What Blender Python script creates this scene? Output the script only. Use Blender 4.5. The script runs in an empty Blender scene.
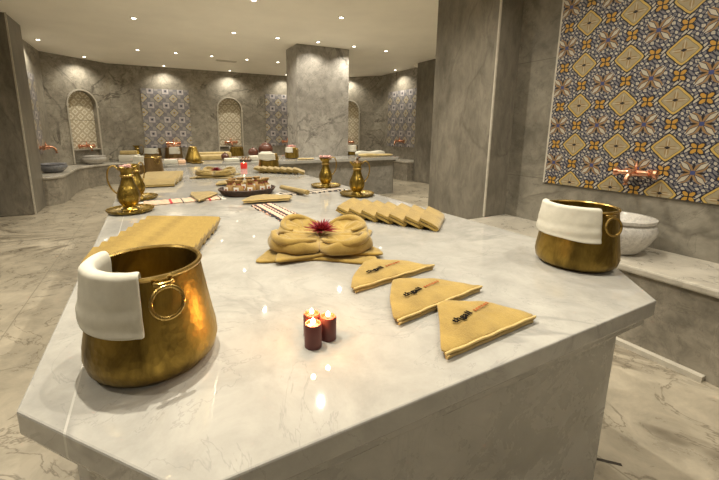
import bpy, bmesh, math, random
from mathutils import Vector, Matrix, geometry, noise
PI = math.pi
random.seed(7)
scene = bpy.context.scene
COL = scene.collection
FLOOR, CEIL, BENCH, PLAT, TABLE = 0.0, 2.93, 0.505, 0.76, 0.78
CAM_Z = 1.28

# ------------------------------------------------------------------ node maths
class E:
    """a small expression wrapper around shader sockets"""
    def __init__(s, nt, v): s.nt, s.v = nt, v
    def _op(s, op, *o):
        n = s.nt.nodes.new('ShaderNodeMath'); n.operation = op
        for i, x in enumerate((s,) + o):
            if isinstance(x, E): x = x.v
            if isinstance(x, (int, float)): n.inputs[i].default_value = x
            else: s.nt.links.new(x, n.inputs[i])
        return E(s.nt, n.outputs[0])
    def __add__(s, o): return s._op('ADD', o)
    def __sub__(s, o): return s._op('SUBTRACT', o)
    def __mul__(s, o): return s._op('MULTIPLY', o)
    def __truediv__(s, o): return s._op('DIVIDE', o)
    def lt(s, o): return s._op('LESS_THAN', o)
    def gt(s, o): return s._op('GREATER_THAN', o)
    def abs(s): return s._op('ABSOLUTE')
    def fr(s): return s._op('FRACT')
    def sin(s): return s._op('SINE')
    def cos(s): return s._op('COSINE')
    def mn(s, o): return s._op('MINIMUM', o)
    def mx(s, o): return s._op('MAXIMUM', o)
    def pw(s, o): return s._op('POWER', o)
    def at2(s, o): return s._op('ARCTAN2', o)
    def hyp(s, o): return (s * s + o * o)._op('SQRT')

def newmat(name):
    m = bpy.data.materials.new(name); m.use_nodes = True
    nt = m.node_tree
    return m, nt, nt.nodes['Principled BSDF']

def coords(nt, kind='Object'):
    t = nt.nodes.new('ShaderNodeTexCoord')
    return t.outputs[kind]

def geo_pos(nt):
    return nt.nodes.new('ShaderNodeNewGeometry').outputs['Position']

def xyz(nt, sock):
    n = nt.nodes.new('ShaderNodeSeparateXYZ'); nt.links.new(sock, n.inputs[0])
    return [E(nt, n.outputs[i]) for i in range(3)]

def noise_n(nt, vec, scale, detail=6, rough=.6, dist=0.0):
    n = nt.nodes.new('ShaderNodeTexNoise')
    n.inputs['Scale'].default_value = scale; n.inputs['Detail'].default_value = detail
    n.inputs['Roughness'].default_value = rough; n.inputs['Distortion'].default_value = dist
    nt.links.new(vec, n.inputs['Vector']); return n

def ramp(nt, fac, stops):
    r = nt.nodes.new('ShaderNodeValToRGB')
    while len(r.color_ramp.elements) < len(stops): r.color_ramp.elements.new(.5)
    for e, (p, c) in zip(r.color_ramp.elements, stops):
        e.position = p; e.color = (*c, 1) if len(c) == 3 else c
    nt.links.new(fac, r.inputs[0]); return r.outputs[0]

def mix(nt, fac, a, b, mode='MIX'):
    n = nt.nodes.new('ShaderNodeMixRGB'); n.blend_type = mode
    for i, x in enumerate((fac, a, b)):
        if isinstance(x, E): x = x.v
        if isinstance(x, (int, float)): n.inputs[i].default_value = x
        elif isinstance(x, tuple): n.inputs[i].default_value = (*x, 1)
        else: nt.links.new(x, n.inputs[i])
    return n.outputs[0]

def bump(nt, bs, h, strength=.3, dist=.01):
    b = nt.nodes.new('ShaderNodeBump'); b.inputs['Strength'].default_value = strength
    b.inputs['Distance'].default_value = dist
    nt.links.new(h.v if isinstance(h, E) else h, b.inputs['Height'])
    nt.links.new(b.outputs[0], bs.inputs['Normal'])

def marble(name, dark, light, vein, scale=1.2, rough=.35, vein_w=.03, vein_amt=.6, seams=None, seed=0.0, grain=.5, stretch=(1, 1, 1), rvar=.25, seamcol=None):
    m, nt, bs = newmat(name)
    mp = nt.nodes.new('ShaderNodeMapping'); nt.links.new(geo_pos(nt), mp.inputs['Vector'])
    mp.inputs['Location'].default_value = (seed, seed * 1.7, seed * .6)
    mp.inputs['Rotation'].default_value = (.35, .5, .6)
    mp.inputs['Scale'].default_value = stretch
    v = mp.outputs[0]
    n1 = noise_n(nt, v, scale, 9, .62, .6)
    n2 = noise_n(nt, v, scale * 7, 8, .7, .4)
    n3 = noise_n(nt, v, scale * .7, 5, .55, 1.6)
    n4 = noise_n(nt, v, scale * 2.3, 6, .6, 2.2)
    base = ramp(nt, n1.outputs['Fac'], [(.3, dark), (.68, light)])
    g = ramp(nt, n2.outputs['Fac'], [(.32, (1 - grain,) * 3), (.62, (1, 1, 1))])
    c = mix(nt, 1.0, base, g, 'MULTIPLY')
    va = (E(nt, n3.outputs['Fac']) - .5).abs()
    vm = E(nt, ramp(nt, va.v, [(0, (1, 1, 1)), (vein_w, (0, 0, 0))]))
    vb = (E(nt, n4.outputs['Fac']) - .48).abs()
    vm2 = E(nt, ramp(nt, vb.v, [(0, (1, 1, 1)), (vein_w * .6, (0, 0, 0))]))
    br = E(nt, ramp(nt, n1.outputs['Fac'], [(.42, (0, 0, 0)), (.6, (1, 1, 1))]))
    c = mix(nt, vm * vein_amt * br, c, vein)
    c = mix(nt, vm2 * (vein_amt * .7), c, vein)
    if seams:
        p = xyz(nt, geo_pos(nt)); sm = None
        for axis, per, off, w in seams:
            f = ((p[axis] + off) / per).fr()
            k = f.lt(w / per)
            sm = k if sm is None else sm.mx(k)
        c = mix(nt, sm * .55, c, seamcol or tuple(x * .45 for x in dark))
    nt.links.new(c, bs.inputs['Base Color'])
    rr = E(nt, n2.outputs['Fac']) * rvar + (rough - rvar / 2)
    nt.links.new(rr.v, bs.inputs['Roughness'])
    if rvar > .1: bump(nt, bs, n2.outputs['Fac'], .08, .004)
    return m

def plain(name, col, rough=.5, metal=0.0, nscale=0, namt=.25, bstr=0, **kw):
    m, nt, bs = newmat(name)
    bs.inputs['Base Color'].default_value = (*col, 1)
    bs.inputs['Roughness'].default_value = rough; bs.inputs['Metallic'].default_value = metal
    if nscale:
        n = noise_n(nt, coords(nt), nscale, 6, .6)
        c = ramp(nt, n.outputs['Fac'], [(.3, tuple(x * (1 - namt) for x in col)), (.7, tuple(min(1, x * (1 + namt)) for x in col))])
        nt.links.new(c, bs.inputs['Base Color'])
        if bstr: bump(nt, bs, n.outputs['Fac'], bstr, .004)
    for k, v in kw.items(): bs.inputs[k.replace('_', ' ')].default_value = v
    return m

def emit(name, col, s):
    m, nt, bs = newmat(name)
    bs.inputs['Base Color'].default_value = (*col, 1)
    bs.inputs['Emission Color'].default_value = (*col, 1); bs.inputs['Emission Strength'].default_value = s
    return m

M = {}
M['wall'] = marble('wall marble', (.24, .215, .172), (.47, .43, .352), (.055, .045, .034), 1.0, .36, .02, .8, seams=[(2, .98, .1, .006)], grain=.42)
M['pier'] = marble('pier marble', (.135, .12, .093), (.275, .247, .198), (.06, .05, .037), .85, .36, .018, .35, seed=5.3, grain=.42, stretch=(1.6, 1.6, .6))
M['wall_near'] = marble('wall marble with painted shade', (.165, .148, .115), (.34, .31, .25), (.05, .042, .03), 1.0, .36, .02, .5, seams=[(2, .98, .1, .006)], seed=3.3, grain=.42)  # darker copy of the wall marble, shade put into its colour
M['column'] = marble('grey column marble', (.27, .25, .22), (.48, .45, .40), (.05, .045, .04), .95, .34, .02, .8, seed=9.1, grain=.35)
M['table'] = marble('white table marble', (.33, .318, .288), (.485, .468, .425), (.24, .235, .22), .9, .03, .012, .65, seed=2.2, grain=.24, rvar=.03, seams=[(0, 3.0, .168, .004)], seamcol=(.6, .58, .53))
M['tableside'] = marble('table side marble', (.34, .33, .30), (.50, .48, .435), (.24, .23, .21), 1.0, .28, .02, .35, seed=3.9, grain=.22)
M['bench'] = marble('bench marble', (.42, .385, .315), (.62, .575, .49), (.2, .18, .15), 1.3, .3, .02, .5, seed=4.4, grain=.3)
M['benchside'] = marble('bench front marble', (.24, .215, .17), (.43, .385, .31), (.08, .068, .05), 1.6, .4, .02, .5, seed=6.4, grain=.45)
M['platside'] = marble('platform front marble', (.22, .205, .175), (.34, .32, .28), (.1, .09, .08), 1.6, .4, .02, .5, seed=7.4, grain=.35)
M['floor'] = marble('floor marble', (.36, .315, .235), (.60, .53, .41), (.09, .068, .042), .62, .3, .024, .9, seams=[(0, 1.22, .93, .008), (1, 1.35, .35, .008)], seed=1.2, grain=.38)
M['ceiling'] = plain('ceiling plaster', (.94, .90, .80), .7, 0, 1.2, .05)
M['trim'] = plain('pale marble trim', (.52, .48, .40), .4, 0, 14, .15)
M['basin'] = marble('basin marble', (.52, .49, .45), (.74, .71, .66), (.28, .26, .25), 6, .22, .02, .5, seed=8.2, grain=.25)
M['greybasin'] = marble('grey basin marble', (.2, .205, .23), (.36, .365, .4), (.12, .12, .13), 6, .3, .02, .5, seed=3.2, grain=.3)

def brass(name, lo, hi, rough, sc=9.0, hammer=70.0, hstr=.12):
    m, nt, bs = newmat(name)
    c = coords(nt)
    mp = nt.nodes.new('ShaderNodeMapping'); mp.inputs['Scale'].default_value = (1, 1, .35); nt.links.new(c, mp.inputs[0])
    n = noise_n(nt, mp.outputs[0], sc, 7, .65, .6)
    nt.links.new(ramp(nt, n.outputs['Fac'], [(.3, lo), (.66, hi)]), bs.inputs['Base Color'])
    bs.inputs['Metallic'].default_value = .93
    nt.links.new((E(nt, n.outputs['Fac']) * -.3 + (rough + .15)).v, bs.inputs['Roughness'])
    h = nt.nodes.new('ShaderNodeTexVoronoi'); h.inputs['Scale'].default_value = hammer; nt.links.new(c, h.inputs['Vector'])
    bump(nt, bs, h.outputs['Distance'], hstr, .004)
    return m
M['brass'] = brass('aged brass', (.085, .055, .012), (.42, .285, .065), .42, 13, 70, .2)
M['brassrim'] = brass('polished brass rim', (.3, .19, .05), (.6, .42, .14), .28, 14, 60, .04)
M['brasspitch'] = brass('engraved brass', (.09, .06, .014), (.40, .27, .055), .30, 22, 55, .35)
M['copper'] = plain('copper', (.80, .42, .27), .22, .95, 30, .2)
M['darkmetal'] = plain('dark bronze', (.16, .10, .045), .35, .8, 12, .3)
M['white_cloth'] = plain('cream white cloth', (.57, .545, .46), .9, 0, 60, .05, .15)
M['wax'] = plain('dark red wax', (.12, .032, .028), .42, 0, 25, .15)
M['waxtop'] = plain('red wax with painted glow', (.75, .07, .03), .35)  # flame glow on the melted top put into the colour, nothing emitted
M['wax_glow'] = plain('red wax candle', (.7, .04, .03), .4)
M['flame'] = emit('candle flame', (1.0, .72, .32), 9)
M['wick'] = plain('wick', (.02, .015, .01), .9)
M['petal'] = plain('crimson petal', (.25, .008, .02), .6, 0, 40, .3)
M['pinkpetal'] = plain('pale pink petal', (.78, .48, .44), .6, 0, 40, .3)
M['dark'] = plain('dark brown wicker', (.06, .03, .018), .5, 0, 50, .5)
M['brownball'] = plain('dark brown glaze', (.10, .035, .02), .22, 0, 10, .3)
M['tag'] = plain('white card', (.85, .82, .74), .8)
M['ink'] = plain('black thread', (.008, .006, .006), 1.0, Specular_IOR_Level=.1)
M['redink'] = plain('orange red thread', (.42, .13, .05), 1.0, Specular_IOR_Level=.1)
M['spot'] = emit('lit lamp lens', (1, .93, .78), 9)
M['spotring'] = plain('white lamp ring', (.7, .66, .56), .4)
M['drain'] = plain('drain slot', (.03, .022, .015), .6)
M['soap'] = plain('peach soap', (.8, .52, .34), .5, 0, 20, .1)
M['gold_paper'] = plain('gold kraft paper', (.32, .19, .06), .6, 0, 30, .35)
M['hem'] = plain('cream hem', (.55, .40, .16), .9, 0, 60, .12)

def terry(name, lo, hi):
    m, nt, bs = newmat(name)
    c = coords(nt)
    n = noise_n(nt, c, 14, 5, .6); n2 = noise_n(nt, c, 260, 3, .6)
    col = ramp(nt, n.outputs['Fac'], [(.3, lo), (.7, hi)])
    col = mix(nt, .35, col, ramp(nt, n2.outputs['Fac'], [(.3, (.55,) * 3), (.65, (1, 1, 1))]), 'MULTIPLY')
    nt.links.new(col, bs.inputs['Base Color']); bs.inputs['Roughness'].default_value = .95
    bs.inputs['Sheen Weight'].default_value = .3
    bump(nt, bs, n2.outputs['Fac'], .5, .002)
    return m
M['towel'] = terry('mustard terry', (.25, .160, .030), (.40, .268, .058))
M['towel_pale'] = terry('honey terry', (.24, .165, .045), (.36, .255, .08))
M['towel_far'] = terry('straw towel', (.38, .275, .10), (.54, .41, .18))

def striped(name, cols, per, axis=0, slant=0.0):
    m, nt, bs = newmat(name)
    p = xyz(nt, coords(nt))
    f = ((p[axis] + p[1 - axis] * slant) / per).fr()
    r = nt.nodes.new('ShaderNodeValToRGB'); r.color_ramp.interpolation = 'CONSTANT'
    while len(r.color_ramp.elements) < len(cols): r.color_ramp.elements.new(.5)
    for e, (q, c) in zip(r.color_ramp.elements, cols): e.position = q; e.color = (*c, 1)
    nt.links.new(f.v, r.inputs[0]); nt.links.new(r.outputs[0], bs.inputs['Base Color'])
    bs.inputs['Roughness'].default_value = .9
    return m
CR, BK, PK, RD = (.5, .43, .34), (.03, .025, .03), (.72, .42, .3), (.5, .03, .04)
M['stripeL'] = striped('pink striped peshtemal', [(0, (.58, .41, .29)), (.30, CR), (.36, (.58, .41, .29)), (.62, RD), (.68, (.58, .41, .29)), (.93, BK), (.96, CR)], .26, 0)
M['stripeR'] = striped('black and white striped peshtemal', [(0, CR), (.5, BK)], .05, 0, .6)
M['stripeD'] = striped('black and peach striped peshtemal', [(0, BK), (.28, PK), (.6, CR), (.7, BK), (.86, PK)], .075, 1, .05)

# tile materials ------------------------------------------------------------
def tile_medallion():
    m, nt, bs = newmat('ornate majolica tile')
    P_ = .285
    p = xyz(nt, geo_pos(nt))
    u = (p[1] - 1.400) / P_; v = (p[2] - 1.175) / .296
    a = (u + .5).fr() - .5; b = (v + .5).fr() - .5          # medallion centre
    c = u.fr() - .5; d = v.fr() - .5                        # star centre
    navy, cream, grey, tan, ochre, gold, blk = (.026, .034, .08), (.50, .46, .37), (.2, .19, .19), (.40, .26, .11), (.5, .28, .05), (.55, .38, .10), (.012, .012, .02)
    # swirling ground
    nz = noise_n(nt, geo_pos(nt), 30, 3, .5)
    sx = (u * (2 * PI * 6) + (v * (2 * PI * 3)).sin() * 1.6).sin()
    sy = (v * (2 * PI * 6) + (u * (2 * PI * 3)).sin() * 1.6).sin()
    g = sx * sy
    col = mix(nt, g.gt(.30), navy, cream)
    col = mix(nt, g.lt(-.38), col, grey)
    col = mix(nt, (g.abs()).lt(.06), col, blk)
    # star with tan field and cream leaves
    r = c.hyp(d); th = c.at2(d)
    col = mix(nt, r.lt(((th * 4).cos() * -.09) + .21), col, (.30, .18, .075))
    aa, dd = c.abs(), d.abs()
    diag = ((aa - dd).abs() * 1.0 + (r - .20).abs() * .42).lt(.058)
    outl = ((aa - dd).abs() * 1.0 + (r - .20).abs() * .42).lt(.076)
    col = mix(nt, outl, col, navy); col = mix(nt, diag, col, cream)
    ax = (aa.mn(dd) * 1.0 + (r - .14).abs() * .3).lt(.026)
    col = mix(nt, ax, col, blk)
    col = mix(nt, r.lt(.045), col, (.05, .07, .2))
    # small ochre flowers half way between medallions, both directions
    for (q, w) in ((c, b), (a, d)):
        rr = q.hyp(w); tt = q.at2(w)
        lob = (tt * 4 + PI).cos() * .045
        col = mix(nt, rr.lt(lob + .118), col, blk)
        col = mix(nt, rr.lt(lob + .094), col, ochre)
        col = mix(nt, (q.abs().mn(w.abs())).lt(.012) * rr.lt(.12), col, blk)
    # medallion
    ra = (a.abs() + b.abs()) * .55 + a.hyp(b) * .47
    wob = ((a.at2(b)) * 4).cos() * -.012
    ra = ra + wob
    col = mix(nt, ra.lt(.318), col, blk); col = mix(nt, ra.lt(.292), col, gold)
    col = mix(nt, ra.lt(.245), col, (.16, .13, .08)); col = mix(nt, ra.lt(.232), col, (.34, .285, .18))
    rm = a.hyp(b); tm = a.at2(b)
    col = mix(nt, rm.lt((tm * 4).cos() * .06 + .11), col, (.30, .21, .10))
    col = mix(nt, (a.abs().mn(b.abs())).lt(.008) * rm.lt(.2), col, (.5, .44, .32))
    col = mix(nt, (a.abs() * .8 + b.abs() * 1.3).lt(.045), col, blk)
    # grout: two tiles per repeat
    gr = ((u * 2 + .5).fr() - .0).lt(.012).mx(((v * 2 + .5).fr()).lt(.012))
    col = mix(nt, gr * .5, col, (.2, .18, .14))
    col = mix(nt, .35, col, ramp(nt, nz.outputs['Fac'], [(.3, (.6,) * 3), (.7, (1, 1, 1))]), 'MULTIPLY')
    nt.links.new(col, bs.inputs['Base Color'])
    bs.inputs['Roughness'].default_value = .35
    return m

def tile_squares():
    m, nt, bs = newmat('blue and gold square tile')
    P_ = .37
    p = xyz(nt, coords(nt))
    u = p[0] / P_; v = p[2] / P_
    a = (u + .5).fr() - .5; b = (v + .5).fr() - .5
    c = u.fr() - .5; d = v.fr() - .5
    col = mix(nt, ((u * (4 * PI)).sin() * (v * (4 * PI)).sin()).gt(.0), (.34, .32, .3), (.22, .21, .23))
    rr = (c.abs() + d.abs())
    col = mix(nt, rr.lt(.36), col, (.10, .10, .15)); col = mix(nt, rr.lt(.31), col, (.52, .45, .28))
    col = mix(nt, rr.lt(.2), col, (.42, .4, .4)); col = mix(nt, rr.lt(.1), col, (.35, .24, .07))
    mm = a.abs().mx(b.abs())
    col = mix(nt, mm.lt(.23), col, (.16, .15, .19)); col = mix(nt, mm.lt(.205), col, (.56, .52, .5))
    col = mix(nt, mm.lt(.12), col, (.36, .34, .36)); col = mix(nt, a.hyp(b).lt(.07), col, (.02, .02, .05))
    g = (u * 2 + .02).fr().lt(.02).mx((v * 2 + .02).fr().lt(.02))
    col = mix(nt, g * .5, col, (.3, .28, .25))
    nt.links.new(col, bs.inputs['Base Color']); bs.inputs['Roughness'].default_value = .4
    return m

def tile_lattice():
    m, nt, bs = newmat('cream lattice tile')
    P_ = .22
    p = xyz(nt, coords(nt))
    u = p[0] / P_; v = p[2] / P_
    a = (u + .5).fr() - .5; b = (v + .5).fr() - .5
    c = u.fr() - .5; d = v.fr() - .5
    col = mix(nt, .5, (.8, .75, .62), (.84, .79, .66))
    r1 = a.hyp(b); r2 = c.hyp(d)
    for r in (r1, r2):
        col = mix(nt, (r - .40).abs().lt(.055), col, (.40, .32, .2))
        col = mix(nt, (r - .40).abs().lt(.022), col, (.72, .64, .46))
        col = mix(nt, r.lt(.13), col, (.46, .36, .2)); col = mix(nt, r.lt(.08), col, (.72, .64, .48))
    col = mix(nt, (v / 2.3).fr().lt(.02), col, (.25, .2, .12))
    nt.links.new(col, bs.inputs['Base Color']); bs.inputs['Roughness'].default_value = .45
    return m
M['tileR'] = tile_medallion(); M['tileS'] = tile_squares(); M['tileN'] = tile_lattice()

# ------------------------------------------------------------------ object helpers
def link(name, me, mat=None, parent=None, smooth=True):
    o = bpy.data.objects.new(name, me); COL.objects.link(o)
    if mat is not None and not me.materials: me.materials.append(mat)
    if parent is not None: o.parent = parent
    if smooth: me.polygons.foreach_set('use_smooth', [True] * len(me.polygons))
    return o

def frombm(name, bm, mat=None, parent=None, smooth=False):
    bmesh.ops.recalc_face_normals(bm, faces=bm.faces)
    me = bpy.data.meshes.new(name); bm.to_mesh(me); bm.free()
    o = link(name, me, mat, parent, False)
    if smooth:
        me.polygons.foreach_set('use_smooth', [True] * len(me.polygons))
        me.set_sharp_from_angle(angle=math.radians(42))
    return o

def frompy(name, vs, fs, mat=None, parent=None, smooth=True):
    bm = bmesh.new(); vv = [bm.verts.new(v) for v in vs]
    for f in fs:
        try: bm.faces.new([vv[i] for i in f])
        except ValueError: pass
    bmesh.ops.remove_doubles(bm, verts=bm.verts, dist=1e-6)
    return frombm(name, bm, mat, parent, smooth)

def empty(name, loc, rz=0.0, label=None, cat=None, group=None):
    o = bpy.data.objects.new(name, None); COL.objects.link(o)
    o.location = loc; o.rotation_euler = (0, 0, rz); o.empty_display_size = .05
    tag(o, label, cat, group); return o

def tag(o, label=None, cat=None, group=None, kind=None):
    if label: o['label'] = label
    if cat: o['category'] = cat
    if group: o['group'] = group
    if kind: o['kind'] = kind
    return o
def structure(o): o['kind'] = 'structure'; return o

def box_bm(bm, x0, x1, y0, y1, z0, z1, bev=0.0):
    r = bmesh.ops.create_cube(bm, size=1)
    for v in r['verts']:
        v.co = Vector(((x0 + x1) / 2 + v.co.x * (x1 - x0), (y0 + y1) / 2 + v.co.y * (y1 - y0), (z0 + z1) / 2 + v.co.z * (z1 - z0)))
    if bev:
        es = list({e for v in r['verts'] for e in v.link_edges})
        bmesh.ops.bevel(bm, geom=es, offset=bev, segments=2, affect='EDGES', profile=.5)
    return bm
def box(name, a, b, mat, parent=None, bev=0.0):
    bm = bmesh.new(); box_bm(bm, a[0], b[0], a[1], b[1], a[2], b[2], bev)
    return frombm(name, bm, mat, parent)

def prism(name, pts, z0, z1, mat, parent=None, bev=0.0):
    bm = bmesh.new()
    lo = [bm.verts.new((x, y, z0)) for x, y in pts]; hi = [bm.verts.new((x, y, z1)) for x, y in pts]
    n = len(pts)
    bm.faces.new(lo[::-1]); bm.faces.new(hi)
    for i in range(n): bm.faces.new((lo[i], lo[(i + 1) % n], hi[(i + 1) % n], hi[i]))
    if bev:
        bmesh.ops.recalc_face_normals(bm, faces=bm.faces)
        es = [e for e in bm.edges if abs(e.verts[0].co.z - z1) < 1e-6 and abs(e.verts[1].co.z - z1) < 1e-6]
        es += [e for e in bm.edges if abs(e.verts[0].co.z - e.verts[1].co.z) > 1e-6]
        es += [e for e in bm.edges if abs(e.verts[0].co.z - z0) < 1e-6 and abs(e.verts[1].co.z - z0) < 1e-6]
        bmesh.ops.bevel(bm, geom=es, offset=bev, segments=2, affect='EDGES', profile=.5)
    return frombm(name, bm, mat, parent)

def lathe(name, prof, mat, parent=None, seg=48, sx=1.0, sy=1.0, fn=None, ctr=(0, 0)):
    bm = bmesh.new(); rows = []
    for r, z in prof:
        if r < 1e-6: rows.append([bm.verts.new((ctr[0], ctr[1], z))])
        else:
            row = []
            for i in range(seg):
                t = 2 * PI * i / seg; k = fn(t, z) if fn else 1.0
                row.append(bm.verts.new((ctr[0] + r * k * math.cos(t) * sx, ctr[1] + r * k * math.sin(t) * sy, z)))
            rows.append(row)
    for A, B in zip(rows, rows[1:]):
        for i in range(seg):
            j = (i + 1) % seg
            f = ([A[0]] if len(A) == 1 else [A[i], A[j]]) + ([B[0]] if len(B) == 1 else [B[j], B[i]])
            if len(f) >= 3: bm.faces.new(f)
    return frombm(name, bm, mat, parent, True)

def smooth_path(pts, n=6, closed=False):
    P_ = [Vector(p) for p in pts]; out = []
    N = len(P_); rng = range(N if closed else N - 1)
    for i in rng:
        if closed: p0, p1, p2, p3 = P_[i - 1], P_[i], P_[(i + 1) % N], P_[(i + 2) % N]
        else: p0, p1, p2, p3 = P_[max(i - 1, 0)], P_[i], P_[i + 1], P_[min(i + 2, N - 1)]
        for k in range(n):
            t = k / n
            out.append(.5 * ((2 * p1) + (p2 - p0) * t + (2 * p0 - 5 * p1 + 4 * p2 - p3) * t * t + (3 * p1 - p0 - 3 * p2 + p3) * t ** 3))
    if not closed: out.append(P_[-1])
    return out

def tube_bm(bm, pts, rad, seg=10, closed=False, flat=1.0):
    n = len(pts); rows = []; up = Vector((0, 0, 1))
    for i, p in enumerate(pts):
        a = pts[(i - 1) % n] if (closed or i > 0) else p; b = pts[(i + 1) % n] if (closed or i < n - 1) else p
        t = (b - a).normalized()
        s = t.cross(up)
        if s.length < .05: s = t.cross(Vector((0, 1, 0)))
        s.normalize(); w = s.cross(t).normalized()
        r = rad[i] if isinstance(rad, (list, tuple)) else rad
        rows.append([bm.verts.new(p + s * (r * math.cos(2 * PI * k / seg)) + w * (r * flat * math.sin(2 * PI * k / seg))) for k in range(seg)])
    m = n if closed else n - 1
    for i in range(m):
        A, B = rows[i], rows[(i + 1) % n]
        for k in range(seg): bm.faces.new((A[k], A[(k + 1) % seg], B[(k + 1) % seg], B[k]))
    if not closed: bm.faces.new(rows[0][::-1]); bm.faces.new(rows[-1])
def tube(name, pts, rad, mat, parent=None, seg=10, closed=False, flat=1.0):
    bm = bmesh.new(); tube_bm(bm, [Vector(p) for p in pts], rad, seg, closed, flat)
    return frombm(name, bm, mat, parent, True)

def dup(root, loc, rz=None, label=None, group=None, scale=None):
    r = root.copy(); COL.objects.link(r); r.location = loc
    if rz is not None: r.rotation_euler = (0, 0, rz)
    if scale: r.scale = scale if isinstance(scale, tuple) else (scale,) * 3
    if label: r['label'] = label
    if group: r['group'] = group
    for ch in list(root.children):
        c = ch.copy(); COL.objects.link(c); c.parent = r
        for g in list(ch.children):
            d = g.copy(); COL.objects.link(d); d.parent = c
    return r

# ------------------------------------------------------------------ room shell
LX, RX = -2.1, 3.0
room_out = [(-2.1, -2.6), (3.2, -2.6), (3.2, 2.3), (6.7, 2.9), (6.7, 9.3), (5.1, 11.0), (-.75, 11.0), (-2.3, 9.95)]
prism('floor', [(-2.6, -2.8), (7.1, -2.8), (7.1, 11.3), (-2.6, 11.3)], -.1, 0, M['floor'])['kind'] = 'structure'
prism('ceiling', [(-2.6, -2.8), (7.1, -2.8), (7.1, 11.3), (-2.6, 11.3)], CEIL, CEIL + .1, M['ceiling'])['kind'] = 'structure'

def wall(name, p, q, mat, holes=(), th=.16, z0=0.0, z1=CEIL):
    """wall whose visible face runs p -> q (seen from its left side... face at y=0 local, thickness away at +y local)"""
    L = math.hypot(q[0] - p[0], q[1] - p[1])
    outer = [(0, z0), (L, z0), (L, z1), (0, z1)]
    loops = [[Vector((x, 0, z)) for x, z in outer]] + [[Vector((x, 0, z)) for x, z in h] for h in holes]
    tri = geometry.tessellate_polygon([[Vector((v.x, v.z, 0)) for v in l] for l in loops])
    flat = [v for l in loops for v in l]
    n = len(flat); bm = bmesh.new()
    A = [bm.verts.new(v) for v in flat]; B = [bm.verts.new(v + Vector((0, th, 0))) for v in flat]
    for t in tri: bm.faces.new([A[i] for i in t]); bm.faces.new([B[i] for i in reversed(t)])
    k = 0
    for l in loops:
        m = len(l)
        for i in range(m): a, b = k + i, k + (i + 1) % m; bm.faces.new((A[a], A[b], B[b], B[a]))
        k += m
    o = frombm(name, bm, mat)
    o.location = (p[0], p[1], 0); o.rotation_euler = (0, 0, math.atan2(q[1] - p[1], q[0] - p[0]))
    return structure(o)

def arch(cx, hw, z0, zs, n=18):
    pts = [(cx - hw, z0), (cx + hw, z0)]
    for i in range(n + 1):
        t = PI * i / n; pts.append((cx + hw * math.cos(t), zs + hw * math.sin(t)))
    return pts
NZ0, NZS, NHW = BENCH + .012, 1.88, .33
wall('wall_back', (-.75, 10.8), (5.1, 10.8), M['wall'], [arch(2.19 + .75, NHW, NZ0, NZS)])
wall('wall_back_left', (-1.9, 9.82), (-.75, 10.8), M['wall'], [arch(.78, NHW, NZ0, NZS)])
wall('wall_back_right', (5.1, 10.8), (6.5, 9.45), M['wall'], [arch(.93, NHW, NZ0, NZS)])
wall('wall_left_bay', (-1.9, 7.5), (-1.9, 9.82), M['wall'])
wall('wall_left', (-2.1, -2.6), (-2.1, 6.9), M['wall'])
wall('wall_right_bay', (6.5, 9.45), (6.5, 7.3), M['wall'])
wall('wall_right_middle', (6.5, 7.3), (6.5, 2.6), M['wall'])
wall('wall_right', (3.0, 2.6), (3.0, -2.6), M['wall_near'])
wall('wall_right_return', (6.5, 2.8), (3.0, 2.8), M['wall'])
wall('wall_front', (3.2, -2.6), (-2.1, -2.6), M['wall'])
# piers
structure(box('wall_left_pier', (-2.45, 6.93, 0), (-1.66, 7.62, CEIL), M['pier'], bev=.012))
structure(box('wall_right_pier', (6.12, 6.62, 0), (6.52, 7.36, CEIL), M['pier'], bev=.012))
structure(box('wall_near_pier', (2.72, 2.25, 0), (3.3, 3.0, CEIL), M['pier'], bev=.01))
structure(box('wall_centre_column', (2.70, 6.80, 0), (3.86, 7.4, CEIL), M['column'], bev=.012))
# soffit steps near the right piers
structure(prism('ceiling_drop', [(6.2, 7.6), (6.5, 7.6), (6.5, 3.0), (5.9, 3.0), (5.9, 6.5), (6.2, 6.5)], CEIL - .06, CEIL, M['ceiling']))
# seam strips (pale joints at pier corners)
structure(box('trim_1', (2.712, 2.242, BENCH), (2.728, 2.256, CEIL), M['trim']))
structure(box('trim_2', (-1.672, 6.922, 0), (-1.652, 6.94, CEIL), M['trim']))

def bench(name, front, back, z, over=.03, mt='bench', ms='benchside', label_top=True):
    """front polyline + back polyline -> a masonry bench body with a bull-nosed top slab"""
    body = front + back[::-1]
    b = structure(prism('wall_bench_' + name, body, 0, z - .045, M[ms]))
    def off(pl):
        out = []
        for i, p in enumerate(pl):
            a = Vector(pl[max(i - 1, 0)]); c = Vector(pl[min(i + 1, len(pl) - 1)])
            t = (c - a).normalized(); nrm = Vector((t.y, -t.x)); out.append((p[0] + nrm.x * over, p[1] + nrm.y * over))
        return out
    s = structure(prism('trim_bench_' + name, off(front) + back[::-1], z - .045, z, M[mt], bev=.012))
    return b, s
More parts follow.
